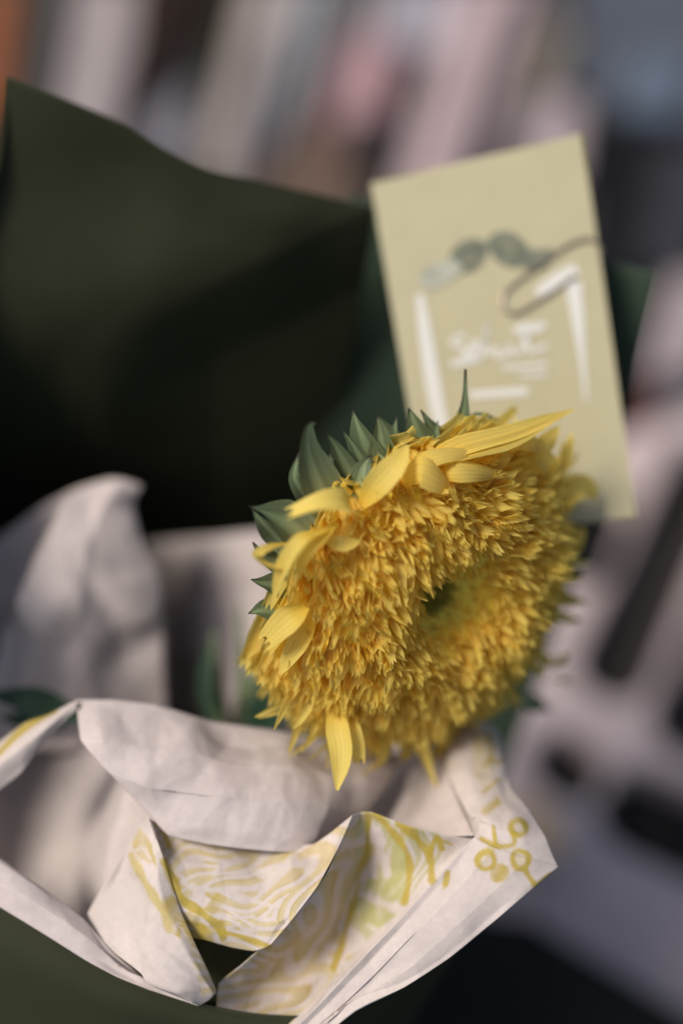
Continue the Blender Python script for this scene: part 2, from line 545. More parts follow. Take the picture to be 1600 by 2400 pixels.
def rowsA():
    r0 = [(22,182,.488),(150,230,.491),(300,296,.496),(455,384,.503),(620,426,.509),(760,458,.513),(875,486,.516)]
    r1 = [(2,400,.503),(150,430,.508),(300,450,.512),(450,500,.514),(620,540,.517),(760,535,.521),(868,560,.524)]
    r2 = [(-40,750,.528),(110,750,.530),(270,750,.533),(430,700,.532),(600,710,.538),(740,720,.545),(842,720,.548)]
    r3 = [(-80,1080,.580),(90,1080,.590),(250,1080,.592),(410,1060,.592),(560,1050,.594),(700,1030,.596),(800,1000,.596)]
    r4 = [(-100,1450,.66),(80,1450,.68),(240,1450,.69),(400,1450,.69),(540,1450,.69),(660,1420,.69),(760,1400,.69)]
    # beyond the left edge the sheet gets an unseen flap, shaped to shade the hollow
    r5 = [(40,1850,.74),(130,1850,.75),(230,1850,.75),(330,1850,.75),(430,1850,.75),(530,1850,.75),(630,1850,.75)]
    shade_wing = [[(22,184,.4885),(23,187,.4890)], [(-2,405,.5025),(-8,412,.500)], [(-90,730,.520),(-140,740,.508)],
            [(-190,1060,.520),(-260,1080,.475)], [(-220,1420,.52),(-270,1420,.448)], [(-200,1850,.56),(-420,1850,.460)]]
    return [w[::-1] + r for w, r in zip(shade_wing, [r0, r1, r2, r3, r4, r5])]
g = [[P(*c) for c in r] for r in rowsA()]
g.append(ring(9, 215, 95, .030, .16)); g.append(ring(9, 215, 95, .040, .002))
wa = patch('wrapping_paper', g, M['green_paper'], su=16, sv=18, crumple=.0004, cscale=14, seed=3, bend=crease, creases=10, sharp=.08)
tag(wa, 'large dark olive green wrapping paper rising behind the white paper at left', 'wrapping paper', 'dark green wrapping papers round the bouquet')
g = [[P(*c) for c in r] for r in [
    [(815,455,.556),(960,500,.552),(1130,545,.546),(1300,585,.540),(1430,615,.535),(1542,641,.530)],
    [(790,700,.572),(950,720,.572),(1120,750,.566),(1290,780,.556),(1410,795,.548),(1505,800,.542)],
    [(740,1000,.604),(920,1010,.602),(1090,1020,.592),(1250,1020,.580),(1370,1010,.570),(1463,1000,.560)],
    [(690,1300,.665),(860,1310,.66),(1010,1310,.65),(1150,1305,.63),(1270,1300,.61),(1365,1290,.595)],
    [(640,1840,.76),(780,1850,.75),(900,1850,.73),(1000,1850,.70),(1090,1845,.67),(1170,1840,.64)]]]
g.append(ring(6, 105, 0, .032, .16)); g.append(ring(6, 105, 0, .042, .002))
wb = patch('wrapping_paper', g, M['green_paper_b'], su=7, sv=8, crumple=.0004, cscale=14, seed=9)
tag(wb, 'deep green wrapping paper standing behind the cream card with a pointed right corner', 'wrapping paper', 'dark green wrapping papers round the bouquet')
g = [[P(*c) for c in r] for r in [
    [(-220,1960,.475),(-80,2072,.466),(0,2121,.463),(110,2188,.460),(250,2271,.458),(400,2331,.457),(520,2362,.458),(640,2378,.459),(760,2372,.459),(900,2300,.460),(1050,2200,.462),(1200,2080,.468)],
    [(-240,2150,.480),(-100,2240,.472),(0,2290,.468),(110,2340,.466),(250,2400,.464),(400,2440,.464),(520,2460,.465),(640,2465,.466),(740,2455,.466),(850,2390,.468),(970,2300,.472),(1100,2190,.478)],
    [(-180,2600,.53),(-40,2640,.52),(60,2660,.515),(160,2680,.51),(280,2700,.51),(400,2710,.51),(500,2710,.51),(600,2710,.515),(690,2690,.52),(760,2640,.53),(830,2580,.54),(920,2480,.555)]]]
g.append(ring(12, 180, 365, .034, .16)); g.append(ring(12, 180, 365, .044, .002))
wc = patch('wrapping_paper', g, M['green_paper'], su=6, sv=8, crumple=.0003, cscale=16, seed=14)
tag(wc, 'dark green wrapping paper at the lower left, below the white paper rim', 'wrapping paper', 'dark green wrapping papers round the bouquet')

patch('inner_fold', [[(400,2150,.500),(480,2150,.495),(580,2160,.500)], [(400,2240,.492),(480,2240,.486),(580,2250,.492)], [(400,2340,.482),(480,2350,.478),(580,2350,.482)]],
      plain('inner green paper', (.10, .11, .055), rough=.85, spec=.1), wc, crumple=.0006, seed=61)

# ------------------------------------------------------------------ print on the tissue paper
INK_LINE = np.array([0.75, 0.64, 0.12])
INK_FILL = np.array([0.88, 0.81, 0.40])
INK_GREEN = np.array([0.72, 0.78, 0.36])
def c1(*p): return [(x * .44643, 1600 + y * .44643) for x, y in p]
def c2(*p): return [(600 + x * .4783, 1650 + y * .4783) for x, y in p]
def circ(x, y, r, n=14, sq=1.0): return [(x + r * math.cos(6.2832 * k / n), y + r * sq * math.sin(6.2832 * k / n)) for k in range(n + 1)]

FILLS = [  # (polygon, colour, strength)
    (c1((690,850),(740,765),(800,850),(820,960),(740,930)), INK_LINE, .75),
    (c1((820,1150),(905,1110),(950,1250),(885,1285)), INK_LINE, .85),
    (c1((1070,1190),(1140,1095),(1190,1130),(1120,1220)), INK_LINE, .6),
    (c1((915,1330),(960,1240),(1080,1270),(1140,1370),(1010,1360)), INK_LINE, .95),
    (c2((600,570),(720,690),(745,860),(715,965),(660,960),(530,895),(545,860),(655,850),(670,740)), INK_GREEN, .95),
    (c2((500,950),(690,1030),(600,1100),(460,1040)), INK_GREEN, .95),
    (c2((1100,520),(1190,445),(1200,490),(1115,550)), INK_LINE, .9),
    (c2(*circ(1190, 830, 48)), INK_LINE, .85),
    (c2((1040,150),(1130,130),(1160,220),(1090,260)), INK_LINE, .5),
]
FILLS += [
    (c2(*circ(1128, 765, 40)), INK_FILL, .35),
    (c2(*circ(1292, 762, 38)), INK_FILL, .5),
    (c2(*circ(1282, 605, 36)), INK_FILL, .4),
    (c2((1050,160),(1160,150),(1170,330),(1110,420),(1060,330)), INK_FILL, .45),
]
STROKES = [  # (polyline, half width px, colour)
    (c1((860,940),(915,1050),(960,1140),(1060,1210),(1150,1280),(1170,1340)), 10, INK_LINE),
    (c1((1150,1310),(1290,1340),(1420,1385)), 6, INK_LINE),
    (c1((690,900),(740,1010),(830,1160),(895,1300)), 9, INK_FILL),
    (c1((855,785),(890,860)), 5, INK_LINE),
    (c2((550,550),(545,700),(505,850),(440,1100),(380,1300)), 7, INK_LINE),
    (c2((590,545),(680,640),(740,740),(752,850),(722,970)), 8, INK_LINE),
    (c2((690,575),(800,680),(850,740),(862,860)), 9, INK_LINE),
    (c2((850,740),(885,650),(915,710)), 6, INK_LINE),
    (c2((720,610),(770,600),(800,690)), 5, INK_LINE),
    (c2((880,650),(960,690)), 3, INK_LINE),
    (c2(*circ(1128, 765, 42)), 7, INK_LINE),
    (c2(*circ(1292, 762, 40, sq=1.15)), 6, INK_LINE),
    (c2(*circ(1282, 605, 38)), 6, INK_LINE),
    (c2((1100,655),(1180,700),(1260,690),(1262,640)), 6, INK_LINE),
    (c2((1170,690),(1165,600)), 5, INK_LINE),
    (c2((1320,815),(1375,890),(1440,845)), 8, INK_LINE),
    (c2((935,830),(925,890)), 6, INK_LINE),
    (c2((1110,430),(1190,370)), 5, INK_LINE),
    (c2((1150,280),(1205,285)), 4, INK_LINE),
    (c2((1140,150),(1160,230),(1120,300)), 5, INK_LINE),
    (c1((0,370),(100,270),(200,190),(290,150)), 9, INK_LINE),
]
WHITES = [(c1((1120,1000),(1190,955),(1290,930)), 7), (c1((1370,1000),(1450,1010),(1540,930)), 12), (c1((1000,1065),(1080,1085),(1170,1080)), 5),
          (c1((1160,1215),(1240,1235),(1330,1225)), 4), (c1((1150,1270),(1200,1290),(1250,1265)), 4), (c1((1290,1290),(1350,1300)), 4), (c1((1130,1330),(1150,1380)), 7), (c1((1200,1330),(1300,1350)), 3),
          (c1((720,880),(760,870),(790,930)), 4), (c1((960,1290),(970,1350)), 5), (c2((505,925),(600,970),(705,1000)), 7), (c2((545,560),(600,680),(640,830)), 10),
          (c1((950,1010),(1010,1085),(1160,1090),(1420,1170)), 5), (c1((1120,1000),(1250,920)), 6),
          (c2((450,1140),(400,1290)), 9)]

def smooth(line):
    return line if len(line) < 3 else [tuple(p) for p in cr_matrix(len(line), 5) @ np.array(line)]
STROKES = [(smooth(l), w, c) for l, w, c in STROKES]
WHITES = [(smooth(l), w) for l, w in WHITES]

def seg_dist(px, py, line):
    d = np.full(px.shape, 1e9)
    for (x0, y0), (x1, y1) in zip(line[:-1], line[1:]):
        vx, vy = x1 - x0, y1 - y0
        l2 = vx * vx + vy * vy + 1e-9
        t = np.clip(((px - x0) * vx + (py - y0) * vy) / l2, 0, 1)
        d = np.minimum(d, np.hypot(px - x0 - t * vx, py - y0 - t * vy))
    return d

def inside(px, py, poly):
    r = np.zeros(px.shape, bool)
    n = len(poly)
    for i in range(n):
        x0, y0 = poly[i]; x1, y1 = poly[(i + 1) % n]
        c = ((y0 > py) != (y1 > py))
        with np.errstate(divide='ignore', invalid='ignore'):
            r ^= c & (px < (x1 - x0) * (py - y0) / (y1 - y0 + 1e-12) + x0)
    return r

def ink(px, py):
    wob = 2.0 * np.sin(px * .045 + 1.3 * np.sin(py * .05)) + 1.5 * np.sin(py * .09 + px * .03)
    px = px + wob * .6; py = py + 1.0 * np.sin(px * .06)
    col = np.ones((len(px), 3))
    # large printed blossoms: nested petals round a few centres, with white left between the lines
    wx = px + 22 * np.sin(py * .021 + 1.1) + 11 * np.sin(py * .043 + px * .025)
    wy = py + 16 * np.sin(px * .017 + .4) + 8 * np.sin(px * .037 - py * .02)
    best = np.full(px.shape, 1e9); ph = np.zeros(px.shape)
    for k, (cx, cy, ax, ay, rot) in enumerate([(480,2030,2.6,.62,-.30),(600,2075,2.2,.7,-.40),(560,2175,3.0,.62,.12),
            (935,2030,.6,2.2,.1),(740,2150,.8,2.4,.6),(600,2340,2.4,.7,-.2)]):
        dx, dy = wx - cx, wy - cy
        u = dx * math.cos(rot) + dy * math.sin(rot); v = -dx * math.sin(rot) + dy * math.cos(rot)
        d = np.hypot(u / ax, v / ay)
        m = d < best
        best = np.where(m, d, best); ph = np.where(m, k * 1.7, ph)
    f = (best / 36.0 + .35 + .12 * np.sin(px * .04 + ph) ) % 1.0
    def band(a, b, e): return np.clip((f - a) / e + .5, 0, 1) * np.clip((b - f) / e + .5, 0, 1)
    xb = 347 + (py - 1916) * .29
    region = np.clip((px - xb - 4) / 6, 0, 1) * np.clip((1112 - px - (py - 1962) * .92) / 14 - 1.5, 0, 1) * np.clip((1060 - px) / 30, 0, 1)
    kf = band(.10, .55, .16) * .7 * region
    col = col * (1 - kf[:, None]) + np.where((px > 830)[:, None], INK_GREEN, INK_FILL) * kf[:, None]
    kl = band(.50, .66, .09) * .72 * region * (.75 + .25 * np.sin(px * .03 + py * .05 + ph))
    col = col * (1 - kl[:, None]) + INK_LINE * kl[:, None]
    for poly, c, s in FILLS:
        e = inside(px, py, poly).astype(float)
        d = seg_dist(px, py, poly + [poly[0]])
        k = np.clip(np.where(e > 0, 0.5 + d / 5, 0.5 - d / 5), 0, 1) * s
        k *= 0.82 + 0.18 * np.sin(px * .13 + py * .05 + 2 * np.sin(py * .03))
        col = col * (1 - k[:, None]) + c * k[:, None]
    for line, w in WHITES:
        k = np.clip((w - seg_dist(px, py, line)) / 4 + .5, 0, 1) * .9
        col = col * (1 - k[:, None]) + k[:, None]
    for line, w, c in STROKES:
        k = np.clip((w * (1 + .25 * np.sin(px * .05 + py * .07)) - seg_dist(px, py, line)) / 4 + .5, 0, 1) * .92
        col = col * (1 - k[:, None]) + c * k[:, None]
    return col

# ------------------------------------------------------------------ white tissue paper, front
tw = empty('tissue_paper', P(640, 2250, .47))
tag(tw, 'white tissue paper with yellow flower print, folded round the front of the bouquet', 'tissue paper')
tw.location = P(640, 2250, .47)
def fold(grid, mat='tissue', su=10, sv=10, **k):
    return patch('fold', grid, M[mat], tw, su=su, sv=sv, ang=.6, **k)
# big plain flap
fold([[(180,1640,.478),(262,1640,.476),(370,1652,.478),(500,1690,.484),(650,1712,.492),(790,1738,.502),(950,1768,.516)],
      [(190,1735,.465),(295,1745,.463),(410,1755,.464),(530,1770,.467),(660,1790,.472),(785,1812,.481),(912,1832,.500)],
      [(252,1808,.461),(345,1850,.457),(455,1862,.456),(560,1870,.458),(670,1882,.462),(772,1893,.471),(856,1908,.490)],
      [(340,1898,.462),(395,1958,.460),(480,1978,.459),(560,1989,.459),(640,1996,.460),(715,2001,.465),(765,2012,.482)]],
     su=18, sv=24, crumple=.0009, cscale=24, seed=2, creases=30, sharp=.2)
# printed fold, left of the ridge
fold([[(347,1916,.461),(395,1944,.466),(500,1962,.468),(620,1978,.468),(735,1978,.463),(826,1910,.455)],
      [(372,1985,.457),(430,2020,.459),(520,2030,.461),(625,2035,.460),(715,2035,.456),(790,1990,.4515)],
      [(396,2062,.454),(452,2090,.455),(530,2096,.456),(618,2100,.454),(690,2092,.451),(745,2075,.4490)],
      [(418,2132,.453),(470,2150,.453),(535,2162,.454),(605,2168,.452),(655,2160,.449),(692,2146,.4485)],
      [(412,2192,.455),(480,2203,.456),(540,2220,.456),(592,2229,.454),(615,2224,.452),(634,2214,.451)]],
     'print', su=26, sv=22, crumple=.0006, cscale=40, seed=5, ink=ink, creases=22, sharp=.18)
# printed fold, right of the ridge
fold([[(824,1912,.4550),(846,1904,.4590),(872,1904,.459),(962,1938,.456),(1050,1960,.458),(1112,1966,.460)],
      [(770,2040,.4510),(806,2045,.4690),(850,2045,.474),(930,2045,.464),(985,2048,.460),(1032,2052,.457)],
      [(690,2150,.4510),(738,2165,.4720),(795,2180,.478),(850,2180,.466),(895,2172,.460),(937,2160,.456)],
      [(570,2258,.4570),(640,2275,.4750),(715,2290,.478),(765,2290,.465),(800,2282,.460),(832,2270,.455)],
      [(514,2305,.4610),(590,2332,.4710),(665,2345,.474),(705,2348,.463),(735,2348,.458),(762,2345,.453)],
      [(506,2375,.4610),(570,2394,.4630),(635,2405,.463),(665,2412,.460),(690,2412,.456),(705,2408,.452)]],
     'print', su=22, sv=22, crumple=.0006, cscale=40, seed=8, ink=ink, creases=24, sharp=.18)
# plain roll at the left
fold([[(333,1926,.464),(341,1920,.462),(348,1916,.460)],
      [(290,1997,.465),(336,1990,.460),(375,1985,.4565)],
      [(247,2070,.466),(322,2065,.459),(399,2062,.4535)],
      [(206,2140,.466),(312,2140,.458),(423,2135,.4520)],
      [(226,2186,.462),(332,2200,.454),(452,2200,.4505)],
      [(268,2232,.457),(372,2255,.450),(486,2272,.4520)],
      [(332,2282,.452),(422,2312,.448),(507,2326,.4550)],
      [(402,2330,.451),(450,2350,.449),(468,2357,.4530)]],
     'print', su=24, sv=10, crumple=.0008, cscale=45, seed=11, ink=ink, creases=22, sharp=.18)
# rim band at the left
fold([[(-90,1940,.468),(0,2010,.464),(60,2053,.463),(130,2102,.462),(197,2154,.461),(265,2230,.459),(330,2286,.458),(400,2320,.457)],
      [(-90,2010,.462),(0,2070,.459),(75,2112,.457),(160,2165,.456),(230,2215,.456),(300,2270,.455),(370,2310,.455),(430,2340,.455)],
      [(-90,2075,.463),(0,2126,.459),(110,2193,.456),(200,2250,.455),(275,2290,.454),(345,2318,.454),(405,2338,.454),(466,2358,.454)]],
     su=14, sv=16, crumple=.0004, cscale=30, seed=13, creases=14, sharp=.15)
# rim band at the right with its printed corner
fold([[(1112,1960,.4535),(1160,1985,.451),(1235,2012,.451),(1309,2031,.455)],
      [(1034,2044,.4515),(1090,2065,.4485),(1165,2085,.4485),(1236,2093,.452)],
      [(937,2153,.4495),(995,2165,.4465),(1070,2172,.4465),(1150,2166,.449)],
      [(832,2262,.4485),(890,2268,.4455),(970,2265,.4455),(1052,2246,.448)],
      [(762,2338,.4475),(815,2340,.4450),(885,2332,.4450),(948,2313,.447)],
      [(690,2412,.4465),(735,2410,.4445),(785,2395,.4445),(830,2372,.446)],
      [(600,2510,.4465),(640,2500,.4445),(680,2485,.4445),(720,2462,.446)]],
     'print', su=20, sv=16, crumple=.0004, cscale=30, seed=17, ink=ink, creases=12, sharp=.18)
fold([[(1040,1700,.516),(1085,1682,.512),(1130,1686,.510),(1170,1718,.512)],
      [(1050,1790,.498),(1088,1780,.492),(1132,1782,.490),(1176,1785,.494)],
      [(1070,1862,.480),(1112,1862,.474),(1158,1866,.472),(1206,1860,.477)],
      [(1105,1940,.463),(1150,1945,.459),(1205,1945,.458),(1258,1945,.463)],
      [(1112,1961,.4537),(1160,1986,.4512),(1235,2013,.4512),(1308,2031,.4552)]],
     'print', su=16, sv=16, crumple=.0005, cscale=35, seed=19, ink=ink, creases=10, sharp=.18)
# pale inner fold right of the flap
fold([[(850,1700,.560),(935,1710,.555),(985,1712,.530),(1045,1700,.520)],
      [(820,1840,.540),(905,1840,.530),(975,1840,.500),(1064,1850,.485)],
      [(790,1950,.515),(875,1955,.505),(960,1965,.478),(1112,1958,.4600)]], crumple=.0005, seed=23)
# narrow fold at the left edge
fold([[(-60,1785,.482),(0,1738,.480),(60,1693,.478),(116,1674,.477),(182,1640,.475)],
      [(-60,1830,.474),(0,1790,.472),(60,1745,.471),(110,1705,.471),(180,1648,.4735)],
      [(-60,1900,.478),(0,1852,.476),(50,1812,.475),(100,1742,.474),(184,1658,.4735)]],
     'print', su=10, sv=14, crumple=.0006, seed=29, ink=ink)
# hollow inside, behind the flap
fold([[(-120,1640,.550),(30,1640,.555),(130,1655,.545),(250,1700,.525),(330,1740,.508),(450,1790,.500)],
      [(-120,1850,.535),(30,1850,.555),(130,1850,.535),(235,1840,.520),(300,1845,.490),(430,1870,.482)],
      [(-120,2050,.525),(30,2050,.545),(110,2050,.525),(175,2040,.510),(250,2020,.484),(400,2020,.478)],
      [(-120,2250,.510),(30,2260,.530),(110,2260,.510),(180,2220,.495),(250,2200,.480),(380,2200,.474)]],
     su=14, sv=16, crumple=.0007, cscale=25, seed=31, creases=12, sharp=.3)

# ------------------------------------------------------------------ white tissue paper, deeper inside
tb = empty('tissue_paper', P(250, 1700, .56))
tag(tb, 'blurred white tissue paper inside the bouquet at left, with a curling pointed tip', 'tissue paper')
def bfold(grid, **k):
    return patch('fold', grid, M['tissue'], tb, ang=.6, **k)
bfold([[(228,1130,.532),(285,1122,.530),(333,1138,.532)],
       [(150,1187,.532),(235,1200,.527),(313,1186,.536)],
       [(85,1300,.530),(205,1290,.525),(340,1290,.538)],
       [(42,1400,.528),(190,1400,.525),(374,1335,.543)],
       [(5,1500,.526),(180,1520,.528),(386,1480,.548)],
       [(-60,1760,.53),(170,1760,.528),(396,1760,.555)]], su=20, sv=14, crumple=.0006, cscale=22, seed=41, creases=22, sharp=.55)
bfold([[(-120,1330,.555),(-10,1265,.552),(90,1192,.549),(180,1145,.546),(262,1122,.543),(300,1130,.543)],
       [(-120,1500,.56),(-10,1450,.558),(90,1400,.556),(180,1350,.552),(262,1330,.55),(300,1330,.55)],
       [(-120,1760,.57),(-10,1760,.57),(90,1760,.57),(180,1760,.57),(262,1760,.565),(300,1760,.56)]], crumple=.0008, cscale=22, seed=43)
bfold([[(335,1274,.606),(400,1266,.604),(500,1256,.584),(620,1243,.576),(800,1240,.585)],
       [(340,1450,.616),(395,1450,.622),(480,1450,.588),(640,1450,.580),(800,1450,.59)],
       [(345,1650,.620),(400,1650,.630),(480,1650,.590),(640,1650,.584),(800,1650,.60)],
       [(350,1850,.63),(400,1850,.640),(480,1850,.62),(640,1850,.615),(800,1850,.63)]], su=14, sv=16, crumple=.0006, cscale=22, seed=47, creases=14, sharp=.3)

# ------------------------------------------------------------------ strips: petals, sepals, leaves
def strip_mesh(name, pts, widths, face, cup=0.25, teeth=0, twist=0.0, nacross=7, nlong=12, chance=0.5, rib=0.04):
    """a petal: centre line through pts (world), half-width profile, cupped across, toothed tip"""
    ctrl = np.array([tuple(p) for p in pts])
    k = max(2, math.ceil(nlong / (len(pts) - 1)))
    cl = cr_matrix(len(pts), k) @ ctrl
    n = len(cl)
    tg = np.gradient(cl, axis=0)
    tg /= np.linalg.norm(tg, axis=1, keepdims=True) + 1e-12
    f = np.array(face.normalized())
    verts, cols, faces = [], [], []
    ph = chance * 40
    for i in range(n):
        s = i / (n - 1)
        t = tg[i]
        side = np.cross(t, f); side /= np.linalg.norm(side) + 1e-12
        up = np.cross(side, t)
        a = twist * s
        side, up = side * math.cos(a) + up * math.sin(a), up * math.cos(a) - side * math.sin(a)
        w = np.interp(s, np.linspace(0, 1, len(widths)), widths)
        for j in range(nacross):
            u = -1 + 2 * j / (nacross - 1)
            p = cl[i] + side * w * u + up * (cup * w * (u * u - .4) + rib * w * math.cos(u * 9.42) + .16 * w * u * abs(u) * math.sin(s * 8 + ph) + .10 * w * math.sin(s * 5 + ph * 2))
            if teeth and i == n - 1:
                p = p - t * w * 2.0 * (0.5 - 0.5 * math.cos(u * math.pi * teeth))
            verts.append(p); cols.append((s, (u + 1) / 2, chance))
    for i in range(n - 1):
        for j in range(nacross - 1):
            a = i * nacross + j
            faces.append((a, a + 1, a + nacross + 1, a + nacross))
    me = mesh_from(name, verts, faces)
    set_attr(me, 'along', np.array(cols))
    return me

# ------------------------------------------------------------------ the sunflower
RF = 0.0620                                    # radius of the head
CF = P(1000, 1382, .4740)
NF = cam_dir(.49, -.38, .785)                   # where the head looks
E1 = NF.cross(R3 @ Vector((0, 1, 0))).normalized()   # roughly image left/right
E2 = E1.cross(NF).normalized()
VIEW = cam_dir(0, 0, 1)
DOWN = Vector((0, 0, -1))
sf = empty('sunflower', P(640, 1900, .60))
tag(sf, 'large yellow double sunflower with shaggy petals and green centre, facing right', 'sunflower')

def disc_depth(px, py):
    o = MW.translation
    v = P(px, py, 1.0) - o
    t = (CF - o).dot(NF) / v.dot(NF)
    return t
def FP(px, py, off):
    """a point off metres nearer to the camera than the plane of the head"""
    return P(px, py, disc_depth(px, py) - off * .70)

PR = [0, .08, .16, .28, .45, .65, .84, .95, 1.05]
PH = [.08, .10, .23, .34, .37, .30, .16, .02, -.15]
def env(r): return float(np.interp(r, PR, PH))

# receptacle under the florets: turned profile
def receptacle():
    prof = [(0, .02), (.07, .02)] + [(r, env(r) - .10 - .04 * min(1, r)) for r in (.13, .2, .3, .45, .6, .70, .76)] + [(.74, -.12)]
    v, f = [], []
    seg = 40
    for r, h in prof:
        for k in range(seg):
            a = 2 * math.pi * k / seg
            v.append(CF + (E1 * math.cos(a) + E2 * math.sin(a)) * r * RF + NF * h * RF)
    for i in range(len(prof) - 1):
        for k in range(seg):
            a, b = i * seg + k, i * seg + (k + 1) % seg
            f.append((a, b, b + seg, a + seg))
    return link_mesh('receptacle', mesh_from('receptacle', v, f), M['recept'], sf)
receptacle()

def calyx():
    prof = [(.765, -.02), (.77, -.12), (.68, -.26), (.45, -.36), (.25, -.42), (.12, -.50), (.10, -.58)]
    v, f = [], []
    seg = 40
    for r, h in prof:
        for k in range(seg):
            a = 2 * math.pi * k / seg
            v.append(CF + (E1 * math.cos(a) + E2 * math.sin(a)) * r * RF + NF * h * RF)
    for i in range(len(prof) - 1):
        for k in range(seg):
            a, b = i * seg + k, i * seg + (k + 1) % seg
            f.append((a, b, b + seg, a + seg))
    link_mesh('calyx', mesh_from('calyx', v, f), M['stem'], sf)
calyx()

def eye():
    v, f, c = [], [], []
    n = 0
    for i in range(300):
        r = .19 * math.sqrt(i / 300) * RF
        a = i * 2.39996
        p = CF + (E1 * math.cos(a) + E2 * math.sin(a)) * r + NF * (.045 * RF)
        s = .0007
        for q in range(4):
            b = q * math.pi / 2
            v.append(p + (E1 * math.cos(b) + E2 * math.sin(b)) * s)
        v.append(p + NF * random.uniform(.0018, .0045) + (p - CF) * .15)
        for q in range(4):
            f.append((n + q, n + (q + 1) % 4, n + 4))
        n += 5
    o = link_mesh('eye', mesh_from('eye', v, f), M['eye'], sf)
    o['kind'] = 'stuff'
eye()

# floret prototypes: along +X, face +Z, 1 unit long
def floret_proto(k):
    r = random.Random(100 + k)
    n, na = 6, 5
    curl = r.uniform(-.25, .65)
    wide = r.uniform(.070, .125)
    v, f, c = [], [], []
    wp = [(0, .4), (.25, .75), (.55, 1.0), (.8, .75), (1, .14)]
    tw_ = r.uniform(-.9, .9)
    forked = r.random() < .6
    for i in range(n):
        s = i / (n - 1)
        w = wide * np.interp(s, [a for a, _ in wp], [b for _, b in wp])
        for j in range(na):
            u = -1 + 2 * j / (na - 1)
            x = s
            if i == n - 1:
                if forked:
                    x -= .10 * (1 - abs(abs(u) - .5) * 2)
                    w2 = wide * .55
                else:
                    x -= .05 * abs(u); w2 = w
                y = u * w2
            else:
                y = u * w
            z = curl * s * s * .6 - .10 * s + (u * u - .4) * w * .7
            a = tw_ * s
            y, z = y * math.cos(a) - z * .2 * math.sin(a), z + y * math.sin(a)
            v.append((x, y, z)); c.append((s, (u + 1) / 2, 0.0))
    for i in range(n - 1):
        for j in range(na - 1):
            a = i * na + j
            f.append((a, a + 1, a + na + 1, a + na))
    return np.array(v), f, np.array(c)
PROTO = [floret_proto(k) for k in range(16)]
PROTO_ME = []
for k, (v, f, c) in enumerate(PROTO):
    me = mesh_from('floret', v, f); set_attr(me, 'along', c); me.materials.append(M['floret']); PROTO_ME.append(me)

florets = []
NFLO = 2500
for i in range(NFLO):
    r = .085 + .975 * ((i + .5) / NFLO) ** .58
    a = i * 2.39996 + random.gauss(0, .12)
    r += random.gauss(0, .015)
    rad = E1 * math.cos(a) + E2 * math.sin(a)
    bump = .035 * noise.noise(Vector((math.cos(a) * r * 5, math.sin(a) * r * 5, 3.3))) * 2
    ul = rad.dot(cam_dir(-.7, .7, 0))
    if r > 1.04 - .16 * max(0, ul) and ul > .35: continue
    tip = CF + rad * r * RF + NF * (env(r) + bump + random.gauss(0, .02)) * RF
    lean = float(np.interp(r, [.08, .2, .35, .5, .65, .8, 1.0, 1.1], [-.75, -.35, .10, .55, 1.05, 1.6, 2.2, 2.6]))
    clump = noise.noise_vector(Vector((math.cos(a) * r * 4, math.sin(a) * r * 4, 7.7)))
    lft = max(0, rad.dot(cam_dir(-.9, .45, 0)))
    t = NF + rad * lean * (1 - .62 * lft) + cam_dir(0, -1, 0) * (.15 + .55 * lft + .3 * max(0, r - .5)) + clump * .42 + Vector((random.gauss(0, .19), random.gauss(0, .19), random.gauss(0, .19))) + DOWN * (.10 + .45 * max(0, r - .55))
    t.normalize()
    L = float(np.interp(r, [.1, .3, .6, .8, 1.05], [.0075, .0125, .0180, .0215, .0235])) * random.uniform(.75, 1.25)
    wsc = random.uniform(.85, 1.25) * float(np.interp(r, [.1, .6, 1.0], [.8, 1.0, 1.15]))
    face = (NF * .8 + VIEW * .5 - rad * .25 + Vector([random.gauss(0, .22) for _ in range(3)])).normalized()
    y = face.cross(t)
    if y.length < .05: continue
    y.normalize(); z = t.cross(y)
    base = tip - t * L
    mat = Matrix(((t.x * L, y.x * L * wsc, z.x * L, base.x), (t.y * L, y.y * L * wsc, z.y * L, base.y),
                  (t.z * L, y.z * L * wsc, z.z * L, base.z), (0, 0, 0, 1)))
    vis = L * max(.05, (VIEW.dot(NF * .6 + rad * max(lean, 0)))) - .12 * max(0, proj(tip)[2] - .44)
    florets.append((vis, random.randrange(len(PROTO)), mat))
florets.sort(key=lambda q: -q[0])
for vis, k, mat in florets[:290]:
    o = bpy.data.objects.new('floret', PROTO_ME[k]); COL.objects.link(o); o.parent = sf
    o.matrix_local = Matrix.Translation(-sf.location) @ mat
V, Fc, Cc, off = [], [], [], 0
for vis, k, mat in florets[290:]:
    v, f, c = PROTO[k]
    mm = np.array(mat)
    V.append(v @ mm[:3, :3].T + mm[:3, 3]); Fc += [tuple(x + off for x in q) for q in f]
    cc = c.copy(); cc[:, 2] = random.random(); Cc.append(cc); off += len(v)
me = mesh_from('floret_mass', np.vstack(V), Fc); set_attr(me, 'along', np.vstack(Cc))
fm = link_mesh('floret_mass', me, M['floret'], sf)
fm['kind'] = 'stuff'

PX = W * .45 / 1600                            # metres per pixel at the flower
def petal(pts, w, face=None, cup=.35, teeth=0, twist=0.0, prof=(.35, .8, 1, .95, .7, .12), mat='petal', name='petal', rib=.04):
    fc = face if face is not None else cam_dir(.05, .25, 1)
    wp = [q * w * PX / 2 for q in prof]
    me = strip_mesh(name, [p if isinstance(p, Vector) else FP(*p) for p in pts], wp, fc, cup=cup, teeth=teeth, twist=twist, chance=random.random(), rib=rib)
    return link_mesh(name, me, M[mat], sf)

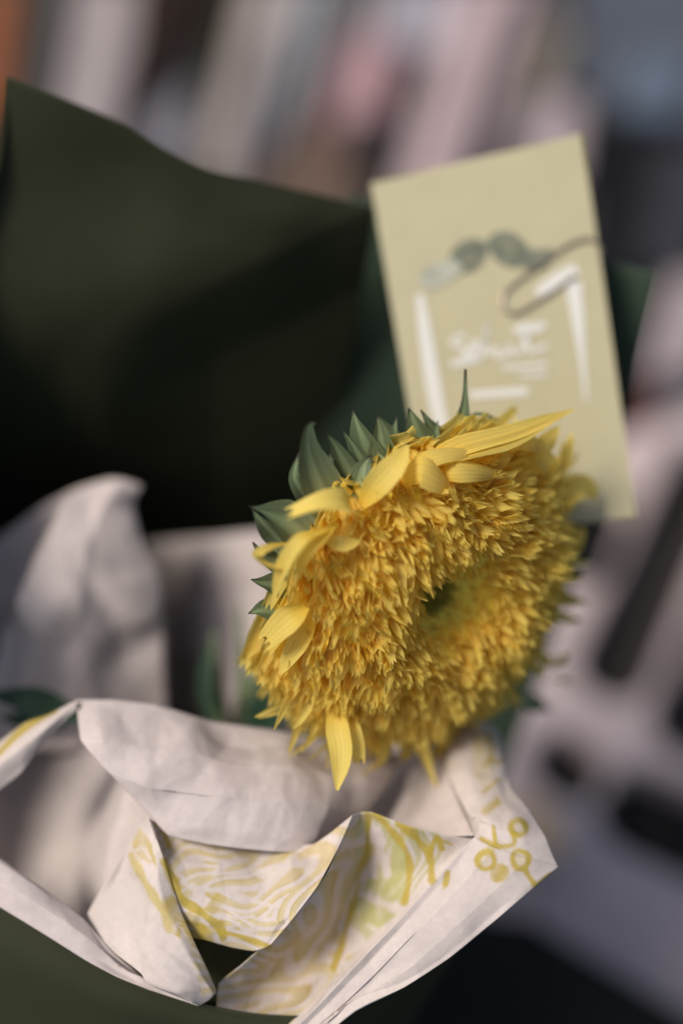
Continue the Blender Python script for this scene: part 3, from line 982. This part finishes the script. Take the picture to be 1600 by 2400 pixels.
T2 = (.35, .75, 1, 1, .85, .55)
petal([(846,1185,.018),(880,1140,.022),(925,1090,.024),(955,1043,.018)], 62, face=cam_dir(-.2,.0,1), teeth=0, cup=.3)
petal([(840,1212,.016),(815,1178,.024),(745,1180,.022),(668,1208,.012)], 66, face=cam_dir(-.1,.6,.9), teeth=2, prof=(.4,.8,1,.9,.65,.4), cup=.4)
petal([(780,1238,.018),(715,1262,.026),(668,1330,.022),(637,1425,.012)], 48, face=cam_dir(-.6,.3,.8), cup=.6)
petal([(790,1225,.02),(750,1262,.026),(715,1300,.026),(700,1360,.02)], 42, face=cam_dir(-.4,.3,.8), cup=.4)
petal([(700,1272,.006),(640,1278,.010),(603,1300,.012),(628,1326,.016),(690,1335,.020)], 30, face=cam_dir(0,.9,.3), cup=.2, prof=(.6,.9,1,1,.9,.5))
petal([(760,1262,.024),(800,1275,.028),(845,1268,.026)], 36, cup=.4)
petal([(945,1120,.018),(985,1100,.028),(1030,1125,.030),(1060,1160,.024)], 72, face=cam_dir(.2,.3,.9), cup=-.35, prof=(.5,.9,1,1,.7,.15))
petal([(1030,1110,.020),(1070,1105,.028),(1120,1105,.030),(1170,1112,.024)], 54, face=cam_dir(.1,.2,1), cup=-.25)
petal([(1000,1090,.010),(1080,1045,.016),(1210,1010,.014),(1345,960,.004)], 60, face=cam_dir(.1,.5,.8), cup=.35, prof=(.5,.85,1,.85,.6,.08))
petal([(1010,1085,.016),(1100,1060,.022),(1200,1035,.020),(1325,968,.006)], 56, face=cam_dir(.3,.7,.6), cup=.35, prof=(.5,.9,1,.8,.5,.08))
petal([(955,1105,.014),(1000,1075,.020),(1060,1060,.022),(1120,1062,.020)], 52, face=cam_dir(.1,.6,.8), cup=-.3)
petal([(1160,1060,.012),(1215,1035,.012),(1250,1040,.012),(1265,1065,.010)], 46, face=cam_dir(.4,.2,.8), cup=.3)
petal([(1240,1060,.012),(1275,1040,.006),(1310,1000,-.002)], 46, face=cam_dir(.5,.3,.8), cup=.3)
petal([(1300,1120,.004),(1325,1070,.002),(1340,1015,-.004)], 38, face=cam_dir(-.5,.2,.8), cup=.3)
petal([(1290,1185,.006),(1340,1150,.004),(1370,1140,.0),(1398,1160,-.004)], 64, face=cam_dir(.2,.2,.9), cup=.35, prof=(.5,.9,1,1,.9,.5))
petal([(1320,1320,.004),(1350,1280,.002),(1368,1235,-.002)], 36, face=cam_dir(-.4,.2,.9))
petal([(1310,1325,.006),(1350,1322,.004),(1385,1318,.0)], 16)
petal([(1230,1060,.010),(1280,1090,.010),(1300,1150,.006)], 60, face=cam_dir(.3,.2,.9))
# underside and lower rim
petal([P(790,1640,.466),P(790,1700,.460),P(800,1770,.457),P(790,1852,.455)], 60, face=cam_dir(-.2,.2,1), cup=.45)
petal([P(800,1650,.468),P(820,1700,.463),P(835,1750,.461),P(842,1795,.460)], 44, face=cam_dir(.3,.2,1), cup=.3, teeth=2, prof=T2)
petal([(855,1640,.016),(862,1680,.016),(870,1722,.010)], 30, teeth=2, prof=T2)
petal([(885,1640,.016),(910,1680,.016),(925,1735,.010)], 40)
petal([(950,1660,.016),(975,1710,.016),(990,1772,.008)], 50, face=cam_dir(.3,.2,1), teeth=2, prof=T2)
petal([(1045,1720,.006),(1020,1780,.0),(1000,1835,-.006)], 30, mat='petal', face=cam_dir(-.3,.2,1))
petal([(965,1700,.004),(955,1750,.0),(940,1785,-.004)], 40, face=cam_dir(-.3,.2,1))
petal([(725,1590,.014),(728,1640,.014),(710,1680,.010),(686,1708,.006)], 20, cup=.5, prof=(.7,1,1,.9,.7,.15))
petal([(690,1560,.014),(695,1590,.012),(688,1622,.008)], 22)
petal([(715,1420,.018),(680,1450,.020),(645,1480,.014),(615,1512,.008)], 68, face=cam_dir(-.5,.1,.9), teeth=2, prof=(.4,.8,1,1,.8,.45))
petal([(735,1450,.020),(705,1500,.020),(678,1540,.014),(655,1580,.008)], 50, face=cam_dir(-.4,.1,.9))
petal([(770,1470,.022),(745,1520,.022),(725,1560,.016),(712,1600,.010)], 44, face=cam_dir(-.3,.1,.9))
petal([(1050,1690,.010),(1060,1730,.008),(1068,1762,.002)], 40, teeth=2, prof=T2)
petal([(1110,1690,.006),(1130,1720,.004),(1135,1745,.0)], 34)
petal([(865,1730,-.004),(870,1750,-.004),(874,1775,-.004)], 16)
petal([(1290,1590,.0),(1320,1595,-.002),(1345,1598,-.004)], 12)
petal([(1270,1560,.0),(1310,1550,-.002),(1330,1530,-.004)], 24)
# longer outer florets that ruffle the rim
for i in range(76):
    a = i * 2 * math.pi / 76 + random.gauss(0, .05)
    rad = E1 * math.cos(a) + E2 * math.sin(a)
    if rad.dot(cam_dir(-.7, .7, 0)) > .25: continue
    b = CF + rad * RF * .80 + NF * RF * random.uniform(-.12, .12)
    m = b + rad * RF * .16 + NF * RF * .05 + DOWN * .0015
    t = b + rad * RF * random.uniform(.22, .36) + NF * RF * random.uniform(-.18, .2) + DOWN * .003
    petal([b, m, t], random.uniform(15, 32), face=NF - rad * .3, cup=.4, teeth=random.choice((0, 0, 2)), prof=(.5, .9, 1, .9, .6, .2))

# green sepals behind the head
def sepal(pts, w, face=None, cup=.35, twist=0, prof=(.8, 1, .85, .5, .22, .04)):
    return petal(pts, w * 1.25, face=face if face is not None else cam_dir(-.3, .2, 1), cup=cup, twist=random.uniform(-.7, .7), prof=prof, mat='sepal', name='sepal')
sepal([(775,1190,-.006),(745,1130,-.008),(722,1060,-.010),(725,1000,-.012),(745,992,-.014)], 84, face=cam_dir(.3,.1,1), prof=(.9,1,.8,.45,.14,.03))
sepal([(835,1170,-.010),(815,1110,-.012),(788,1050,-.014),(765,1015,-.014)], 74, prof=(1,1,.75,.4,.15,.03))
sepal([(905,1130,-.016),(865,1060,-.018),(838,1000,-.020),(826,960,-.022)], 72)
sepal([(905,1120,-.010),(895,1060,-.012),(890,1010,-.012),(882,972,-.014)], 60)
sepal([(830,1190,.0),(842,1140,.002),(852,1095,.0),(868,1068,-.004)], 66, prof=(1,1,.85,.6,.28,.04))
sepal([(965,1130,-.018),(935,1060,-.02),(905,1010,-.022),(880,970,-.024)], 80)
sepal([(1000,1100,-.016),(985,1040,-.018),(970,990,-.02),(958,957,-.022)], 76)
sepal([(1000,1090,-.010),(1015,1050,-.012),(1022,1020,-.014),(1026,985,-.016)], 48)
sepal([(1075,1060,-.010),(1078,1010,-.012),(1088,950,-.014),(1090,865,-.018)], 62, prof=(.9,1,.8,.35,.15,.08), face=cam_dir(.3,0,1))
sepal([(1085,1010,-.012),(1105,975,-.014),(1135,972,-.014),(1168,986,-.014)], 14, prof=(1,.8,.6,.5,.4,.2))
sepal([(715,1262,-.004),(670,1225,-.006),(625,1200,-.008),(582,1186,-.010)], 92, face=cam_dir(-.4,.5,1), prof=(.8,1,.9,.55,.2,.04))
sepal([(690,1295,-.008),(650,1260,-.010),(615,1225,-.010),(590,1192,-.012)], 60, face=cam_dir(-.6,-.2,1))
sepal([(680,1375,-.010),(640,1370,-.010),(610,1365,-.010),(588,1358,-.010)], 50)
sepal([(690,1440,-.012),(650,1432,-.012),(610,1430,-.012),(582,1438,-.012)], 76, face=cam_dir(-.4,.3,1))
sepal([(1225,1640,-.012),(1250,1650,-.012),(1275,1658,-.014),(1295,1662,-.014)], 44)
sepal([(800,1640,-.012),(770,1670,-.012),(730,1690,-.012),(690,1700,-.012)], 50, face=cam_dir(0,.6,.8))
sepal([(940,1700,-.014),(925,1720,-.014),(905,1745,-.014)], 60)

sepal([(760,1215,-.010),(725,1165,-.012),(690,1120,-.014),(700,1060,-.016)], 56)
sepal([(870,1150,-.008),(855,1100,-.010),(830,1050,-.012),(800,1005,-.014)], 62)
sepal([(945,1120,-.012),(940,1070,-.014),(925,1020,-.016),(930,975,-.018)], 58)
sepal([(1045,1090,-.014),(1035,1040,-.016),(1010,1000,-.018),(985,960,-.02)], 60)
sepal([(800,1190,-.012),(780,1140,-.014),(770,1090,-.016),(790,1045,-.018)], 54)
sepal([(690,1320,-.014),(650,1315,-.014),(615,1300,-.014),(592,1270,-.016)], 56, face=cam_dir(-.5, .3, 1))

# stem
def tube(name, pts, radii, mat, parent, seg=12, steps=6):
    ctrl = np.array([tuple(p) for p in pts]); A = cr_matrix(len(pts), steps)
    cl = A @ ctrl; rr = A @ np.array(radii)
    tg = np.gradient(cl, axis=0)
    v, f = [], []
    ref = Vector((.3, .2, 1)).normalized()
    for i in range(len(cl)):
        t = Vector(tg[i]).normalized()
        a = t.cross(ref)
        if a.length < .1: a = t.cross(Vector((1, 0, 0)))
        a.normalize(); b = t.cross(a)
        for k in range(seg):
            q = 2 * math.pi * k / seg
            v.append(Vector(cl[i]) + (a * math.cos(q) + b * math.sin(q)) * rr[i])
    for i in range(len(cl) - 1):
        for k in range(seg):
            x, y = i * seg + k, i * seg + (k + 1) % seg
            f.append((x, y, y + seg, x + seg))
    f.append(tuple(range(seg))[::-1]); f.append(tuple(range((len(cl) - 1) * seg, len(cl) * seg)))
    return link_mesh(name, mesh_from(name, v, f), mat, parent)
tube('stem', [CF - NF * RF * .38, CF - NF * RF * .75, P(640, 1560, .535), P(600, 1800, .58), FOOT + Vector((0, 0, .16)), FOOT + Vector((0, 0, .01))],
     [.008, .0065, .006, .006, .006, .006], M['stem'], sf)
def leaf(pts, w, parent, face=None, prof=(.3, .8, 1, .85, .5, .05)):
    me = strip_mesh('leaf', [P(*p) for p in pts], [q * w * PX / 2 for q in prof], face or cam_dir(-.3, .4, 1), cup=.3, chance=random.random(), rib=.02)
    return link_mesh('leaf', me, M['leaf'], parent)
leaf([(600,1800,.55),(630,1700,.53),(640,1600,.52),(620,1500,.515)], 90, sf)
leaf([(720,1800,.53),(690,1740,.515),(720,1700,.505),(800,1670,.500)], 60, sf, face=cam_dir(0, .8, .5))

def sprig(loc, stems, leaves, label):
    e = empty('foliage_sprig', loc)
    tag(e, label, 'foliage', 'green sprigs inside the wrapping')
    for s in stems:
        tube('stem', [P(*q) for q in s] + [FOOT + Vector((random.uniform(-.012, .012), random.uniform(-.012, .012), .14))], [.0008, .0022] + [.003] * (len(s) - 1), M['stem'], e, seg=8)
    for pts, w in leaves:
        leaf(pts, w, e)
    return e
sprig(P(520, 1800, .56), [[(500,1480,.545),(515,1620,.55),(530,1800,.565)], [(560,1420,.545),(570,1600,.55),(570,1800,.57)]],
      [([(500,1700,.545),(480,1600,.54),(490,1500,.54)], 50), ([(590,1760,.54),(610,1660,.535),(650,1580,.53)], 70)],
      'blurred green stems and leaves between white paper and flower')
sprig(P(60, 1720, .53), [[(150,1665,.525),(120,1760,.54),(200,1900,.60)]],
      [([(190,1680,.515),(120,1662,.512),(60,1640,.510),(-40,1625,.512)], 90), ([(150,1690,.520),(80,1690,.520),(0,1680,.520)], 70)],
      'dark green leaf at the left edge above the white paper fold')

# ------------------------------------------------------------------ card and clip
TL, TR, BR, BL = P(868,430,.522), P(1362,314,.522), P(1489,1212,.507), P(1008,1262,.507)
cu_ = ((TR - TL) + (BR - BL)).normalized()
cn = cu_.cross((TL - BL)).normalized()
if cn.dot(VIEW) < 0: cn = -cn
def card_pt(u, v, lift=0.0):
    a = TL.lerp(TR, u); b = BL.lerp(BR, u)
    return a.lerp(b, v) + cn * lift
def card_uv(px, py):
    o = MW.translation; d = P(px, py, 1.0) - o
    n = (TR - TL).cross(BL - TL)
    q = o + d * ((TL - o).dot(n) / d.dot(n))
    A = np.array([list(TR - TL), list(BL - TL)]).T
    s, *_ = np.linalg.lstsq(A, np.array(list(q - TL)), rcond=None)
    return float(s[0]), float(s[1])
cd = empty('gift_card', card_pt(.5, 1.0))
tag(cd, 'cream card with white script and frame, standing behind the sunflower', 'card')
n = 10
v = []
for side in (1, -1):
    for i in range(n + 1):
        for j in range(n + 1):
            v.append(card_pt(j / n, i / n, side * .00025 + .0012 * math.sin(math.pi * i / n)))
f = []
m1 = (n + 1) ** 2
for i in range(n):
    for j in range(n):
        a = i * (n + 1) + j
        f.append((a, a + n + 1, a + n + 2, a + 1)); f.append((m1 + a, m1 + a + 1, m1 + a + n + 2, m1 + a + n + 1))
rim = [j for j in range(n + 1)] + [i * (n + 1) + n for i in range(1, n + 1)] + [n * (n + 1) + j for j in range(n - 1, -1, -1)] + [i * (n + 1) for i in range(n - 1, 0, -1)]
for q in range(len(rim)):
    a, b = rim[q], rim[(q + 1) % len(rim)]
    f.append((a, b, b + m1, a + m1))
me = mesh_from('sheet', v, f, smooth=False)
link_mesh('sheet', me, M['card'], cd)

def card_stroke(name, line, w, mat, lift=.00055):
    """a flat printed or foiled line on the card, half width w in pixels; w may be a list"""
    k = 6
    cl = cr_matrix(len(line), k) @ np.array(line, float)
    ws = np.interp(np.linspace(0, 1, len(cl)), np.linspace(0, 1, len(w)), w) if isinstance(w, (list, tuple)) else np.full(len(cl), w)
    tg = np.gradient(cl, axis=0); tg /= np.linalg.norm(tg, axis=1, keepdims=True) + 1e-9
    v, f = [], []
    for i, (p, t) in enumerate(zip(cl, tg)):
        for s in (-1, 1):
            x, y = p[0] - s * t[1] * ws[i], p[1] + s * t[0] * ws[i]
            uu, vv = card_uv(x, y)
            v.append(card_pt(uu, vv, lift + .0012 * math.sin(math.pi * min(1, max(0, vv)))))
    for i in range(len(cl) - 1):
        a = 2 * i
        f.append((a, a + 1, a + 3, a + 2))
    return link_mesh(name, mesh_from(name, v, f), M[mat], cd)
card_stroke('frame_line', [(984,690),(1000,800),(1020,920),(1040,1010)], [9,17,19,17], 'foil')
card_stroke('frame_line', [(1350,640),(1362,720),(1374,800),(1388,900)], [19,15,8,3], 'foil')
card_stroke('frame_line', [(1262,672),(1310,640),(1358,612)], [10,16,14], 'foil')
for q in ([(1058,848),(1080,838),(1098,818),(1080,805),(1062,800),(1070,785),(1096,780)],
          [(1100,832),(1118,812),(1124,790),(1108,800),(1106,826),(1130,830)],
          [(1130,826),(1140,790),(1146,748),(1140,800),(1150,815),(1168,800)],
          [(1168,800),(1174,822),(1192,812),(1200,792),(1206,812),(1226,806)],
          [(1226,806),(1234,780),(1240,756),(1244,800),(1262,800),(1290,786)],
          [(1058,850),(1090,842),(1130,830)]):
    card_stroke('script_stroke', q, 5.0, 'foil', lift=.0006)
card_stroke('script_stroke', [(1210,762),(1235,752),(1262,750),(1286,738)], [8,11,10,6], 'foil', lift=.0006)
card_stroke('text_line', [(1185,845),(1235,838),(1290,828)], 5, 'foil')
card_stroke('text_line', [(1105,915),(1170,905),(1245,893)], 9, 'foil')
card_stroke('text_line', [(1225,860),(1290,850)], 4, 'foil')
def ringpx(cx, cy, rx, ry, rot):
    return [(cx + rx * math.cos(t) * math.cos(rot) - ry * math.sin(t) * math.sin(rot),
             cy + rx * math.cos(t) * math.sin(rot) + ry * math.sin(t) * math.cos(rot)) for t in [2 * math.pi * k / 10 for k in range(11)]]
card_stroke('garland', ringpx(1098, 596, 38, 24, -.6), 11, 'chain_ink')
card_stroke('garland', ringpx(1195, 577, 40, 25, .45), 12, 'chain_ink')
card_stroke('garland', [(1070,612),(1100,590),(1125,580)], 9, 'chain_ink', lift=.0007)
card_stroke('garland', [(1170,572),(1200,580),(1228,592)], 9, 'chain_ink', lift=.0007)
card_stroke('garland', [(1120,578),(1140,570),(1165,570)], 9, 'chain_ink', lift=.0007)
card_stroke('garland', [(1225,592),(1260,588),(1300,580)], [18,14,10], 'chain_ink', lift=.0007)
card_stroke('garland', [(1225,600),(1250,615),(1290,605)], [10,9,6], 'chain_ink', lift=.0008)
card_stroke('garland', [(1080,612),(1050,632),(1015,648),(990,668)], [16,24,26,16], 'chain_ink2', lift=.0007)

cl = empty('paper_clip', card_pt(.98, .27))
tag(cl, 'gold wire paper clip on the right edge of the cream card', 'clip')
def cpx(x, y, l=.0016):
    u, v_ = card_uv(x, y); return card_pt(u, v_, l + .0012 * math.sin(math.pi * min(1, max(0, v_))))
tube('wire', [cpx(1352,628), cpx(1285,678), cpx(1225,716), cpx(1198,722), cpx(1180,698), cpx(1194,668), cpx(1265,612), cpx(1335,562), cpx(1385,546), cpx(1412,562, .001), cpx(1416,580,-.0012), cpx(1395,590,-.0016), cpx(1300,650,-.0016)],
     [.0005] * 13, M['clip'], cl, seg=8)
